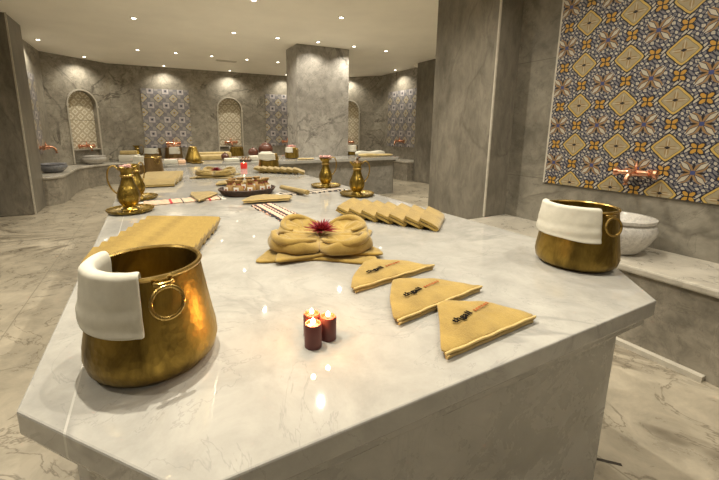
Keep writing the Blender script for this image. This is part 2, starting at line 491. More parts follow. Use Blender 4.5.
# right bench (front runs from near pier towards the viewer) : normal must face -x
bench('right', [(2.50, 2.24), (2.50, .62), (2.42, .2), (2.42, -2.55)][::-1][::-1], [(2.995, 2.24), (2.995, .62), (2.995, .2), (2.995, -2.55)], BENCH)
bench('left', smooth_path([(-1.62, 7.62, 0), (-1.44, 7.85, 0), (-1.42, 8.6, 0), (-1.40, 9.35, 0), (-1.1, 9.95, 0), (-.6, 10.28, 0), (0, 10.32, 0), (2, 10.32, 0), (4.6, 10.32, 0)], 4) and
      [(p.x, p.y) for p in smooth_path([(-1.62, 7.62, 0), (-1.44, 7.85, 0), (-1.42, 8.6, 0), (-1.40, 9.35, 0), (-1.1, 9.95, 0), (-.6, 10.28, 0), (0, 10.32, 0), (2, 10.32, 0), (4.9, 10.32, 0)], 4)],
      [(p.x, p.y) for p in smooth_path([(-1.89, 7.62, 0), (-1.89, 7.85, 0), (-1.89, 8.6, 0), (-1.89, 9.79, 0), (-1.5, 10.14, 0), (-.78, 10.76, 0), (0, 10.79, 0), (2, 10.79, 0), (4.9, 10.79, 0)], 4)], BENCH)
bench('far_right', [(4.9, 10.32), (5.95, 9.3), (5.95, 7.38)], [(5.1, 10.78), (6.49, 9.44), (6.49, 7.38)], BENCH)
# skirting and floor drain
structure(box('baseboard_right', (2.46, .62, 0), (2.5, 2.24, .03), M['trim']))
structure(box('baseboard_near_pier', (2.66, 2.2, 0), (3.0, 3.05, .05), M['trim']))
d = structure(prism('trim_3', [(1.478, .618), (1.548, .548), (1.556, .556), (1.486, .626)], 0, .002, M['drain']))

# big ornate tile panel on the right wall (one flat panel of glazed tiles)
t = box('tile_panel', (2.985, -1.6, .853), (2.9995, 1.888, 2.38), M['tileR'])
tag(t, 'large panel of ornate yellow and navy glazed tiles above the right basin', 'tile panel')
structure(box('trim_4', (2.982, 1.888, .853), (2.9995, 1.9, 2.38), M['trim']))

def square_panel(name, p, rz, w, z0, z1, label):
    o = box(name, (-w / 2, -.015, 0), (w / 2, -.001, z1 - z0), M['tileS'])
    o.location = (p[0], p[1], z0); o.rotation_euler = (0, 0, rz)
    tag(o, label, 'tile panel'); return o
P1 = square_panel('tile_panel', (.52, 10.8), 0, 1.17, .84, 2.37, 'blue and gold tile panel on the far wall between the two lit niches')
P2 = square_panel('tile_panel', (3.84, 10.8), 0, 1.17, .84, 2.37, 'blue and gold tile panel on the far wall beside the grey column')
P3 = square_panel('tile_panel', (6.5, 8.4), -PI / 2, 1.3, .84, 2.40, 'blue and gold tile panel in the far right bay behind the folded towels')
P4 = square_panel('tile_panel', (-1.9, 8.5), PI / 2, 1.2, .84, 2.36, 'narrow glimpse of tile panel in the left bay behind the pier')

# wall niches: jambs are the wall's own cut, this thing is the lining inside it
def niche_lining(loc, rz, label):
    t = empty('wall_niche', (loc[0], loc[1], NZ0), rz, label, 'niche')
    H = NZS - NZ0
    vs = [(x, z - NZ0) for x, z in arch(0, NHW - .002, NZ0 + .34, NZS)]
    bm = bmesh.new()
    f = [bm.verts.new((x, .12, z)) for x, z in vs]; g = [bm.verts.new((x, .15, z)) for x, z in vs]
    bm.faces.new(f); bm.faces.new(g[::-1])
    for i in range(len(vs)): bm.faces.new((f[i], f[(i + 1) % len(vs)], g[(i + 1) % len(vs)], g[i]))
    frombm('tile_panel', bm, M['tileN'], t)
    box('lower_panel', (-NHW + .002, .10, .002), (NHW - .002, .15, .32), M['wall'], t)
    box('sill', (-NHW + .002, .02, .32), (NHW - .002, .15, .345), M['trim'], t)
    # moulded surround
    inner = arch(0, NHW, 0, H); outer = arch(0, NHW + .032, 0, H)
    bm = bmesh.new()
    n = len(inner)
    ia = [bm.verts.new((x, -.022, z)) for x, z in inner[1:] + inner[:1]]; oa = [bm.verts.new((x, -.022, z)) for x, z in outer[1:] + outer[:1]]
    ib = [bm.verts.new((x, -.0005, z)) for x, z in inner[1:] + inner[:1]]; ob = [bm.verts.new((x, -.0005, z)) for x, z in outer[1:] + outer[:1]]
    for i in range(n - 1):
        bm.faces.new((ia[i], ia[i + 1], oa[i + 1], oa[i])); bm.faces.new((oa[i], oa[i + 1], ob[i + 1], ob[i]))
        bm.faces.new((ia[i + 1], ia[i], ib[i], ib[i + 1]))
    for k in (0, n - 1): bm.faces.new((ia[k], oa[k], ob[k], ib[k]))
    frombm('arched_frame', bm, M['trim'], t)
    for s in (-1, 1):
        bm = bmesh.new(); box_bm(bm, s * (NHW + .02) - .03, s * (NHW + .02) + .03, -.03, -.0005, H - .05, H + .0, .004)
        frombm('impost_block', bm, M['trim'], t)
    return t
a1 = math.atan2(.98, 1.15)
niche_lining((-1.9 + .78 * math.cos(a1), 9.82 + .78 * math.sin(a1)), a1, 'arched wall niche lined with cream lattice tile above the pale left basin')
niche_lining((2.19, 10.8), 0, 'arched wall niche with cream lattice tile in the middle of the far wall')
a2 = math.atan2(-1.35, 1.4)
niche_lining((5.1 + .93 * math.cos(a2), 10.8 + .93 * math.sin(a2)), a2, 'arched wall niche with lattice tile just right of the grey column')

# ------------------------------------------------------------------ ceiling lamps
def spotlamp(x, y, label, power, angle=140, vis=True):
    t = empty('ceiling_spotlight', (x, y, CEIL - .012), 0, label, 'ceiling light', 'recessed ceiling spotlights')
    lathe('lamp_ring', [(.031, .0119), (.031, .004), (.034, 0), (.046, 0), (.05, .0119)], M['spotring'], t, 24)
    lathe('lamp_lens', [(0, .004), (.031, .004), (.031, .0119), (0, .0119)], M['spot'], t, 24)
    l = bpy.data.lights.new('spot', 'SPOT'); l.energy = power; l.spot_size = math.radians(angle); l.spot_blend = .85
    l.color = (1.0, .925, .775); l.shadow_soft_size = .018
    lo = bpy.data.objects.new('spot_beam', l); COL.objects.link(lo); lo.location = (x, y, CEIL - .03)
    return t
lamps = [
 (-1.65, 8.62, 'leftmost spotlight in front of the left bay', 30), (-1.13, 10.08, 'spotlight close above the left arched niche', 26),
 (.52, 10.52, 'spotlight close above the far tile panel', 26), (2.19, 10.53, 'spotlight close above the middle niche', 26),
 (3.84, 10.52, 'spotlight close above the tile panel beside the column', 26), (5.62, 10.0, 'spotlight above the niche right of the column', 26),
 (6.22, 8.4, 'spotlight above the far right tile panel', 34),
 (-.04, 8.75, 'first spotlight from the left in the second row from the far wall', 30), (.69, 8.72, 'second spotlight from the left in the second row from the far wall', 30),
 (1.43, 8.72, 'third spotlight from the left in the second row from the far wall', 30), (2.23, 8.76, 'fourth spotlight from the left in the second row from the far wall', 30),
 (2.98, 8.74, 'fifth spotlight from the left in the second row, nearest the column', 30),
 (-.04, 6.4, 'large looking spotlight at the left of the middle row', 45), (1.46, 6.55, 'spotlight in the middle row above the vent', 45),
 (2.24, 6.55, 'spotlight just left of the column top', 40), (3.02, 6.5, 'spotlight directly in front of the column top', 25),
 (3.8, 6.5, 'spotlight at the right edge of the column top', 35), (4.61, 6.57, 'rightmost spotlight in the middle row', 45),
 (1.36, 4.87, 'spotlight cut by the top edge of the picture', 60),
]
for x, y, lb, w in lamps: spotlamp(x, y, lb, w)
near = [(1.32, 2.82, 105), (-.35, 4.87, 45), (.0, 1.2, 105), (1.95, 1.4, 46), (.55, .95, 40), (2.7, 5.0, 70), (2.0, .1, 44), (-1.6, 3.8, 50), (-1.6, 1.2, 60), (2.2, -1.4, 20), (.0, -1.4, 30), (4.6, 4.6, 95)]  # lamps added for their light; only the first is read off a glint
for x, y, w in near: spotlamp(x, y, 'round ceiling spotlight put in to light the slab and its surroundings', w)
v = empty('air_vent', (1.83, 9.15, CEIL - .02), 0, 'slim rectangular vent in the ceiling among the spotlights', 'vent')
box('vent_frame', (-.24, -.05, .0), (.24, .05, .0199), M['spotring'], v, .003)
for k in range(3): box('slat', (-.22, -.035 + k * .026, -.004), (.22, -.023 + k * .026, .0), M['trim'], v)

# ------------------------------------------------------------------ marble slab table
C0 = Vector((.68, 2.9))
def octa(inset):
    x0, x1, y0, y1, c = -.255 + inset, 1.616 - inset, .460 + inset, 5.40 - inset, .285 - inset * .41
    return [(.012 + inset * .45, y0), (x1 - c, y0), (x1, y0 + c), (x1, y1 - c), (x1 - c, y1), (x0 + c, y1), (x0, y1 - c), (x0, .762 + inset * .6)]
tb = empty('marble_slab_table', (0, 0, 0), 0, 'long octagonal white marble heated slab filling the foreground', 'table')
prism('top_slab', octa(0), TABLE - .050, TABLE, M['table'], tb, .004)
prism('under_moulding', octa(.016), TABLE - .086, TABLE - .050, M['tableside'], tb, .006)
prism('base', octa(.068), 0, TABLE - .086, M['tableside'], tb)
# second raised platform behind
pf = empty('marble_platform', (0, 0, 0), 0, 'low wide marble platform around the grey column behind the long slab', 'platform')
def pl(i): return [(.02 + i, 6.24 + i), (.24 + i, 6.02 + i), (4.56 - i, 5.95 + i), (4.66 - i, 6.05 + i), (4.66 - i, 7.6 - i), (.02 + i, 7.6 - i)]
# the platform leaves room for the column
def ring_prism(name, i, z0, z1, mat, parent):
    outer = pl(i); hole = [(2.695, 6.795), (2.695, 7.405), (3.865, 7.405), (3.865, 6.795)]
    loops = [outer, hole]
    tri = geometry.tessellate_polygon([[Vector((x, y, 0)) for x, y in l] for l in loops])
    flat = outer + hole; bm = bmesh.new()
    A = [bm.verts.new((x, y, z1)) for x, y in flat]; B = [bm.verts.new((x, y, z0)) for x, y in flat]
    for t in tri: bm.faces.new([A[k] for k in t]); bm.faces.new([B[k] for k in reversed(t)])
    k = 0
    for l in loops:
        m = len(l)
        for j in range(m): a, b = k + j, k + (j + 1) % m; bm.faces.new((A[a], A[b], B[b], B[a]))
        k += m
    return frombm(name, bm, mat, parent)
ring_prism('top_slab', 0, PLAT - .05, PLAT, M['table'], pf)
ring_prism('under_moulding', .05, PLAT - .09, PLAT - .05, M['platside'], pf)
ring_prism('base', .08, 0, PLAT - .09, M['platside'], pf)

# ------------------------------------------------------------------ basins and taps
def basin(loc, label, r=.2, mat='basin', h=.15):
    t = empty('washbasin', loc, 0, label, 'basin')
    k = r / .2; q = h / .15
    prof = [(0, 0), (.10, 0), (.125, .012), (.165, .045), (.195, .085), (.199, .105), (.190, .122), (.178, .126), (.176, .134), (.188, .136), (.19, .148), (.184, .15), (.158, .15), (.15, .14), (.13, .08), (.08, .04), (0, .032)]
    lathe('bowl', [(a * k, b * q) for a, b in prof], M[mat], t, 56)
    lathe('drain', [(0, .033 * q), (.018, .033 * q), (.02, .037 * q), (0, .038 * q)], M['copper'], t, 16)
    return t
basin((2.70, 1.19, BENCH), 'round white marble basin on the right bench behind the near bucket', .20, 'basin', .235)
basin((-1.66, 8.45, BENCH), 'blue grey basin on the left bench beside the pier', .235, 'greybasin', .17)
basin((-1.17, 10.16, BENCH), 'pale marble basin below the left arched niche', .25, 'basin', .20)

def faucet(loc, rz, label, s=1.0):
    """wall mixer: local -y points out of the wall"""
    t = empty('wall_faucet', loc, rz, label, 'faucet')
    c = M['copper']
    bm = bmesh.new(); tube_bm(bm, [Vector((-.085, -.06, 0)), Vector((-.05, -.06, 0)), Vector((-.02, -.06, 0)), Vector((.02, -.06, 0)), Vector((.05, -.06, 0)), Vector((.085, -.06, 0))], [.021, .023, .028, .028, .023, .021], 14)
    frombm('mixer_body', bm, c, t, True)
    for s_ in (-1, 1):
        bm = bmesh.new(); tube_bm(bm, [Vector((s_ * .075, 0, 0)), Vector((s_ * .075, -.01, 0)), Vector((s_ * .075, -.012, 0)), Vector((s_ * .075, -.06, 0))], [.03, .03, .014, .014], 16)
        frombm('wall_flange', bm, c, t, True)
        bm = bmesh.new(); tube_bm(bm, [Vector((s_ * .085, -.06, 0)), Vector((s_ * .1, -.06, 0)), Vector((s_ * .118, -.06, 0)), Vector((s_ * .135, -.06, 0)), Vector((s_ * .14, -.06, 0))], [.014, .018, .034, .032, .014], 14)
        h = frombm('tap_knob', bm, c, t, True)
        for k in range(4):
            a = k * PI / 2 + .4
            tube('lever', [(s_ * .126, -.06, 0), (s_ * .126, -.06 + .038 * math.cos(a), .038 * math.sin(a))], [.006, .008], c, h, 8)
    tube('spout', smooth_path([(-.0, -.06, 0), (0, -.10, .012), (0, -.15, 0), (0, -.18, -.04), (0, -.185, -.085)], 5), [.018] * 10 + [.016] * 11, c, t, 12)
    bm = bmesh.new(); tube_bm(bm, [Vector((0, -.06, .015)), Vector((0, -.06, .04)), Vector((0, -.06, .05)), Vector((0, -.06, .062)), Vector((0, -.06, .09))], [.012, .008, .014, .008, .004], 12)
    frombm('diverter_finial', bm, c, t, True)
    t.scale = (s,) * 3
    return t
faucet((2.985, 1.24, 1.003), -PI / 2, 'copper mixer tap on the ornate tiles above the white basin', .88)
faucet((-1.885, 8.85, .96), PI / 2, 'copper mixer tap on the tile strip above the blue grey basin', 1.3)
faucet((-1.9 + .78 * math.cos(a1) + -.10 * math.sin(a1) * 1, 9.82 + .78 * math.sin(a1) + .10 * math.cos(a1), .93), a1, 'copper mixer tap inside the left arched niche', 1.35)
faucet((2.19, 10.91, .96), 0, 'copper mixer tap inside the middle niche of the far wall', 1.35)
faucet((5.1 + .93 * math.cos(a2) - .11 * math.sin(a2), 10.8 + .93 * math.sin(a2) + .11 * math.cos(a2), .93), a2, 'copper mixer tap inside the niche right of the column', 1.3)
faucet((3.9, 10.785, .96), 0, 'copper mixer tap on the tile panel beside the grey column', 1.35)
faucet((6.485, 8.35, 1.0), -PI / 2, 'copper mixer tap on the far right tile panel', 1.35)
faucet((.62, 10.785, .96), 0, 'copper mixer tap low on the far left blue and gold tile panel', 1.35)

# ------------------------------------------------------------------ brass buckets
def bucket_prof(rb, rt, h):
    o = [(0, 0), (rb * .70, 0), (rb * .86, .006), (rb * .96, .02), (rb, .042), (rb * .985, .065)]
    z0 = .065
    for k in range(1, 9):
        t = k / 8; o.append((rb * .985 + (rt - rb * .985) * (t ** .92), z0 + (h - z0) * t))
    r = o[-1][0]
    inn = [(r - .004, h)]
    for (a, z) in reversed(o[3:-1]): inn.append((a - .005, z + .002))
    inn += [(rb * .6, .008), (0, .008)]
    return o + inn
def bucket(loc, rz, label, rb=.142, rt=.118, h=.21, rings=(0.0, PI), mat='brass'):
    t = empty('brass_bucket', loc, rz, label, 'bucket', 'brass buckets')
    lathe('body', bucket_prof(rb, rt, h), M[mat], t, 64)
    lathe('rim', [(rt - .004, h - .003), (rt + .003, h - .0045), (rt + .005, h), (rt + .003, h + .004), (rt - .003, h + .004), (rt - .006, h), (rt - .004, h - .003)], M['brassrim'], t, 64)
    for a in rings:
        c, s = math.cos(a), math.sin(a)
        zc = h - .009
        rr = rt + (rb - rt) * .1
        def W(lx, ly, z): # lx outward, ly tangential
            return Vector((c * lx - s * ly, s * lx + c * ly, z))
        bm = bmesh.new(); tube_bm(bm, [W(rr - .003, -.016, zc), W(rr + .008, -.016, zc), W(rr + .013, -.01, zc), W(rr + .013, .01, zc), W(rr + .008, .016, zc), W(rr - .003, .016, zc)], .0045, 8)
        frombm('ring_bracket', bm, M['brassrim'], t, True)
        R_ = .030; pts = [W(rr + .013 + .004 + (R_ - R_ * math.cos(q)) * .18, R_ * math.sin(q), zc - .004 - (R_ - R_ * math.cos(q))) for q in [2 * PI * i / 28 for i in range(28)]]
        tube('ring_handle', pts, .004, M['brassrim'], t, 8, True)
    return t
B1 = Vector((-.023, .838)); B2 = Vector((1.437, .758))
bucket((B1.x, B1.y, TABLE), 0, 'large brass bucket on the near left corner of the slab', .137, .108, .221, (-1.33, -1.33 + PI))
bucket((B2.x, B2.y, TABLE), 0, 'brass bucket on the right corner of the slab in front of the basin', .136, .114, .222, (-1.88, -1.88 + PI))

def rim_cloth(name, loc, label, rt, rb, h, a0, a1, drop, indrop=.05, th=.010, mat='white_cloth', grp='cloths folded over bucket rims', hang=0.0):
    """cloth folded over a bucket rim between angles a0..a1"""
    na, bm = 26, bmesh.new()
    path = []   # (radial offset from rim, z)
    slope = (rb - rt) / (h - .06)
    for k in range(6): t_ = k / 5; path.append((-.0105 - .003 * t_, -indrop * (1 - t_) - .0, 0))
    for k in range(1, 9):
        q = PI * k / 8; path.append((-.0105 * math.cos(q), .006 + .0085 * math.sin(q), 0))
    for k in range(1, 15): t_ = k / 14; path.append((.0105 + (slope * drop - .001) * t_, .006 - (drop + .006) * t_, t_))
    rows = []
    for i in range(na + 1):
        f = i / na; a = a0 + (a1 - a0) * f; row = []
        for j, (dr, dz, t_) in enumerate(path):
            nv = Vector((f * 5, dz * 18, a0))
            w = abs(noise.noise(nv)) * .004 + .0022 * math.sin(t_ * 17 + f * 3.0) * t_ * (1 if t_ > .45 else .2)
            sag = hang * f + .012 * noise.noise(Vector((f * 2.5, 3.1, a0))) 
            r = rt + dr + (w if dr > 0 else -abs(w) * .5)
            aa = a + (t_ * .05 * (f - .5))
            row.append(bm.verts.new((r * math.cos(aa), r * math.sin(aa), h + dz - sag * t_ + (w * .5 if dz > 0 else 0))))
        rows.append(row)
    for A, B in zip(rows, rows[1:]):
        for k in range(len(path) - 1): bm.faces.new((A[k], A[k + 1], B[k + 1], B[k]))
    bmesh.ops.recalc_face_normals(bm, faces=bm.faces)
    me = bpy.data.meshes.new(name); bm.to_mesh(me); bm.free()
    o = link(name, me, M[mat]); o.location = loc
    s = o.modifiers.new('thick', 'SOLIDIFY'); s.thickness = th; s.offset = 0
    s2 = o.modifiers.new('sub', 'SUBSURF'); s2.levels = 1; s2.render_levels = 1
    tag(o, label, 'cloth', grp); return o
rim_cloth('hand_towel', (B1.x, B1.y, TABLE), 'cream white towel folded over the rim of the near left brass bucket', .108, .137, .221, PI * .78, PI * 1.465, .094, .07, .006, hang=.010)
rim_cloth('hand_towel', (B2.x, B2.y, TABLE), 'cream white towel folded over the rim of the right corner brass bucket', .114, .136, .222, 2.0, 4.14, .1, .05, .005, hang=.003)

# ------------------------------------------------------------------ candles
def candle(loc, label, r=.0206, h=.057, glow=False):
    t = empty('pillar_candle', loc, random.random() * 6, label, 'candle', 'red pillar candles')
    lathe('wax_body', [(0, 0), (r, 0), (r, h - .003), (r - .0015, h), (r - .0035, h - .0005), (r - .006, h - .006), (0, h - .008)], M['wax_glow' if glow else 'wax'], t, 32)
    lathe('melted_top', [(0, h - .0078), (r - .0062, h - .0056), (r - .0025, h + .0004), (r - .002, h + .0012), (r - .004, h + .001), (r - .0068, h - .0045), (0, h - .0065)], M['waxtop'], t, 28)
    tube('wick', [(0, 0, h - .008), (.0005, 0, h + .002), (.0015, 0, h + .006)], .0009, M['wick'], t, 6)
    lathe('flame', [(0, h - .001), (.004, h + .001), (.0058, h + .004), (.005, h + .008), (.0025, h + .012), (0, h + .015)], M['flame'], t, 12)
    l = bpy.data.lights.new('flame_light', 'POINT'); l.energy = .22 if not glow else .04; l.color = (1, .5, .18); l.shadow_soft_size = .006
    lo = bpy.data.objects.new('flame_glow', l); COL.objects.link(lo); lo.location = (loc[0], loc[1], loc[2] + h + .026)
    return t
candle((.312, .708, TABLE), 'lit dark red candle, left front one of the three on the slab')
candle((.358, .722, TABLE), 'lit dark red candle, right one of the three on the slab')
candle((.328, .752, TABLE), 'lit dark red candle, rear one of the three on the slab')
candle((1.14, 4.87, TABLE), 'small bright red candle alone on the far end of the slab', .045, .075, True)

# ------------------------------------------------------------------ pitchers and trays
def pitcher(loc, rz, label, lid=False):
    t = empty('brass_pitcher', loc, rz, label, 'pitcher', 'brass pitchers')
    prof = [(0, 0), (.044, 0), (.047, .006), (.038, .014), (.034, .022), (.042, .034), (.056, .055), (.0615, .082), (.058, .108), (.048, .135), (.038, .158), (.0315, .182), (.030, .205), (.033, .228), (.04, .247), (.046, .252), (.043, .2525), (.035, .243), (.027, .205), (.032, .165), (.05, .11), (.05, .07), (.03, .035), (0, .03)]
    def flute(a, z): return 1 + (.022 * math.cos(10 * a) if .035 < z < .135 else .008 * math.cos(10 * a))
    lathe('body', prof, M['brasspitch'], t, 60, fn=flute)
    lathe('neck_ring', [(.034, .196), (.0375, .2), (.0375, .206), (.034, .21)], M['brassrim'], t, 40)
    tube('spout_lip', smooth_path([(-.028, 0, .232), (-.042, 0, .245), (-.056, 0, .258)], 4), [.013, .013, .012, .011, .010, .009, .008, .007, .006], M['brasspitch'], t, 12)
    tube('handle', smooth_path([(.036, 0, .236), (.062, 0, .262), (.088, 0, .245), (.098, 0, .195), (.088, 0, .145), (.068, 0, .112), (.054, 0, .100)], 5), .0048, M['brassrim'], t, 10)
    if lid:
        lathe('lid', [(.04, .2526), (.036, .262), (.018, .268), (.008, .272), (.011, .281), (.008, .289), (0, .291)], M['darkmetal'], t, 32)
    return t
def tray(loc, label, r=.137):
    t = empty('brass_tray', loc, 0, label, 'tray', 'round brass trays')
    lathe('dish', [(0, 0), (r * .78, 0), (r * .93, .006), (r, .02), (r * .99, .024), (r * .9, .016), (r * .76, .009), (0, .008)], M['brasspitch'], t, 64)
    bm = bmesh.new()
    for k in range(24):
        a = 2 * PI * k / 24
        bmesh.ops.create_icosphere(bm, subdivisions=1, radius=.0045, matrix=Matrix.Translation((r * .96 * math.cos(a), r * .96 * math.sin(a), .0225)))
    frombm('beaded_edge', bm, M['brassrim'], t, True)
    return t
def blossoms(loc, label, r, n, mat, z=0.0, name='flower_posy', s=.014):
    bm = bmesh.new()
    rnd = random.Random(int(loc[0] * 100))
    for k in range(n):
        a = rnd.random() * 2 * PI; q = r * math.sqrt(rnd.random()); c = Vector((q * math.cos(a), q * math.sin(a), z + rnd.random() * s))
        for j in range(6):
            b = j * PI / 3 + rnd.random(); tl = rnd.uniform(.1, .9)
            d = Vector((math.cos(b) * math.cos(tl), math.sin(b) * math.cos(tl), math.sin(tl)))
            sd = d.cross(Vector((0, 0, 1))).normalized() * s * .4
            p0 = bm.verts.new(c); p1 = bm.verts.new(c + d * s * .6 + sd); p2 = bm.verts.new(c + d * s); p3 = bm.verts.new(c + d * s * .6 - sd)
            bm.faces.new((p0, p1, p2, p3))
    o = frombm(name, bm, M[mat]); o.location = loc
    so = o.modifiers.new('thick', 'SOLIDIFY'); so.thickness = .0012
    tag(o, label, 'flowers'); return o
tray((-.132, 2.535, TABLE), 'round brass tray under the near left pitcher')
pitcher((-.135, 2.545, TABLE + .0085), PI, 'near left fluted brass pitcher with its handle on the left').scale = (1.08,) * 3
blossoms((-.135, 2.545, TABLE + .277), 'pale pink petals heaped in the mouth of the near left pitcher', .03, 14, 'pinkpetal')
tray((-.10, 3.0, TABLE), 'round brass tray half hidden behind the near left tray')
pitcher((-.105, 2.99, TABLE + .0085), .9, 'brass pitcher half hidden behind the near left pitcher')
tray((1.417, 2.90, TABLE), 'round brass tray under the flowered pitcher at the right edge')
pitcher((1.415, 2.90, TABLE + .0085), -.35, 'brass pitcher topped with pink blossoms at the right edge')
blossoms((1.415, 2.90, TABLE + .255), 'pink and white blossoms standing in the right edge pitcher', .045, 22, 'pinkpetal', 0, 'flower_posy', .022)
tray((1.445, 2.40, TABLE), 'round brass tray under the lidded pitcher at the right edge')
pitcher((1.445, 2.40, TABLE + .0085), -.35, 'lidded brass pitcher with thin round handle at the right edge', True)

# ------------------------------------------------------------------ towels
def towel_strip(name, L, W_, loops, mat, th=.006):
    """a towel folded flat with a rounded fold: cross section (local x,z) swept along local y"""
    return None
def folded_towel_mesh(name, width, length, th=.026, folds=2, mat='towel'):
    """cross-section in x-z: flattened roll of cloth with visible layers at the end; length along y"""
    bm = bmesh.new(); ny = 12
    hw = width / 2; g = .0035
    # serpentine cross section
    sec = []; layers = folds * 2; lt = th / layers
    pts = []
    for k in range(layers):
        z = lt * (k + .5)
        xs = [-hw + .004, -hw * .3, hw * .3, hw - .004]
        if k % 2: xs = xs[::-1]
        pts += [(x, z + .0015 * math.sin(x * 60 + k)) for x in xs]
        if k < layers - 1:
            s = 1 if k % 2 == 0 else -1
            pts += [(s * (hw + lt * .25), lt * (k + .75)), (s * (hw + lt * .4), lt * (k + 1)), (s * (hw + lt * .25), lt * (k + 1.25))]
    r = lt * .37; top = []; bot = []
    P_ = [Vector((x, 0, z)) for x, z in pts]
    for i, p in enumerate(P_):
        a = P_[max(i - 1, 0)]; b = P_[min(i + 1, len(P_) - 1)]; t = (b - a).normalized(); n = Vector((-t.z, 0, t.x))
        top.append(p + n * r); bot.append(p - n * r)
    ring = top + bot[::-1]
    rows = []
    for j in range(ny + 1):
        f = j / ny; y = (f - .5) * length
        w = .003 * noise.noise(Vector((f * 4, width * 37, 0)))
        e = 1 - .06 * (abs(f - .5) * 2) ** 6
        rows.append([bm.verts.new((p.x * e + w, y + .004 * noise.noise(Vector((p.x * 20, p.z * 80, 1))), p.z + abs(w) * .4)) for p in ring])
    n = len(ring)
    for A, B in zip(rows, rows[1:]):
        for k in range(n): bm.faces.new((A[k], A[(k + 1) % n], B[(k + 1) % n], B[k]))
    m2 = len(top)
    for rw, flip in ((rows[0], 0), (rows[-1], 1)):
        for k in range(m2 - 1):
            q = (rw[k], rw[k + 1], rw[n - 2 - k], rw[n - 1 - k]); bm.faces.new(q if flip else q[::-1])
    me_o = frombm(name, bm, M[mat], None, True)
    return me_o
proto_towel = {}
def fan(p0, p1, depth, n, tilt, labels, group, mat='towel', th=.026, folds=2, width=None, cat='towel', zb=TABLE, flip=1):
    """row of folded towels leaning on each other. p0->p1 is the line of their front ends, depth vector to their back ends"""
    p0, p1, dv = Vector(p0), Vector(p1), Vector(depth)
    step = (p1 - p0) / (n - 1) if n > 1 else Vector((0, 0)); L = dv.length
    w = width or step.length * 1.75
    src = None
    for k in range(n):
        c = p0 + step * k + dv / 2
        if src is None: o = src = folded_towel_mesh('folded_towel', w, L, th, folds, mat)
        else: o = src.copy(); COL.objects.link(o)
        yaw = math.atan2(dv.y, dv.x) - PI / 2 + random.uniform(-.04, .04)
        # tilt about its long axis, along the row
        along = Vector((math.cos(yaw), math.sin(yaw)))
        s = 1 if along.dot(step) > 0 else -1
        tl = (tilt if k < n - 1 or flip > 0 else tilt) * s * flip
        R = Matrix.Rotation(yaw, 4, 'Z') @ Matrix.Rotation(tl, 4, 'Y')
        zmin = min((R @ v.co).z for v in o.data.vertices)
        o.matrix_world = Matrix.Translation((c.x, c.y, zb - zmin + .0005)) @ R
        lb = labels(k) if callable(labels) else labels
        tag(o, lb, cat, group)
ordw = ['first', 'second', 'third', 'fourth', 'fifth', 'sixth', 'seventh', 'eighth', 'ninth']
fan((.985, 1.80), (1.235, 1.36), (.235, .215), 7, .42, lambda k: '%s from left of the seven mustard folded towels at the right edge of the slab' % ordw[k], 'row of folded towels at the right edge', th=.034, folds=1, width=.105)
fan((.10, 1.38), (.292, 1.87), (-.34, .19), 8, -.50, lambda k: '%s from the bucket of the mustard folded towels behind the near bucket' % ordw[k], 'row of folded towels behind the near bucket', th=.022, mat='towel', width=.088)
fan((.20, 3.62), (.305, 4.10), (-.36, .05), 5, -.28, lambda k: '%s from the front of the honey coloured towels beyond the left pitchers' % ordw[k], 'flat row of folded towels beyond the left pitchers', th=.03, mat='towel_pale', width=.19)
fan((1.17, 4.24), (1.53, 3.87), (.09, .20), 7, .35, lambda k: '%s from left of the honey towels at the far right of the slab' % ordw[k], 'row of folded towels at the far right end', th=.03, mat='towel_pale', width=.14)

# triangular mitts ---------------------------------------------------------
def text_part(body, size, parent, mat, loc, rot):
    cu = bpy.data.curves.new('lettering', 'FONT'); cu.body = body; cu.space_character = 1.12; cu.size = size; cu.extrude = .0006; cu.offset = size * (.03 if mat == 'ink' else 0); cu.resolution_u = 3
    tmp = bpy.data.objects.new('lettering_tmp', cu); COL.objects.link(tmp)
    bpy.context.view_layer.update()
    me = bpy.data.meshes.new_from_object(tmp.evaluated_get(bpy.context.evaluated_depsgraph_get()))
    bpy.data.objects.remove(tmp); me.materials.clear()
    o = link('embroidered_lettering', me, M[mat], parent, False); o.location = loc; o.rotation_euler = rot; o.scale = (1.35, 1, 1)
    return o
def pillow_outline(pts, n=60, rnd=3):
    P_ = [Vector((x, y, 0)) for x, y in pts]; dense = []
    per = n // len(P_)
    for i in range(len(P_)):
        for k in range(per): dense.append(P_[i].lerp(P_[(i + 1) % len(P_)], k / per))
    for _ in range(rnd): dense = [(dense[i - 1] + dense[i] * 2 + dense[(i + 1) % len(dense)]) / 4 for i in range(len(dense))]
    return dense
def cloth_layer_bm(bm, outline, z, th, puff=0.0, lift=None, seed=0):
    n = len(outline); c = sum(outline, Vector()) / n
    rings = [(1.0, 0), (1.0, 1)]
    rows = []
    prof = [(1.0, .25), (1.006, .5), (1.0, .8), (.985, 1.0), (.9, 1.0), (.75, 1), (.55, 1), (.3, 1)]
    low = [(.985, 0)]
    for s, hz in low + prof:
        row = []
        for p in outline:
            q = c + (p - c) * s
            dz = z + th * hz + (puff * (1 - s) if s < .95 else 0) + (.0028 * noise.noise(Vector((q.x * 22, q.y * 22, seed))) if hz == 1 else 0)
            if lift: dz += lift(q)
            row.append(bm.verts.new((q.x, q.y, dz)))
        rows.append(row)
    for A, B in zip(rows, rows[1:]):
        for i in range(n): bm.faces.new((A[i], A[(i + 1) % n], B[(i + 1) % n], B[i]))
    bm.faces.new(rows[0][::-1])
    ctr = bm.verts.new((c.x, c.y, z + th + puff * .9 + (lift(c) if lift else 0)))
    for i in range(n): bm.faces.new((rows[-1][i], rows[-1][(i + 1) % n], ctr))
    return rows
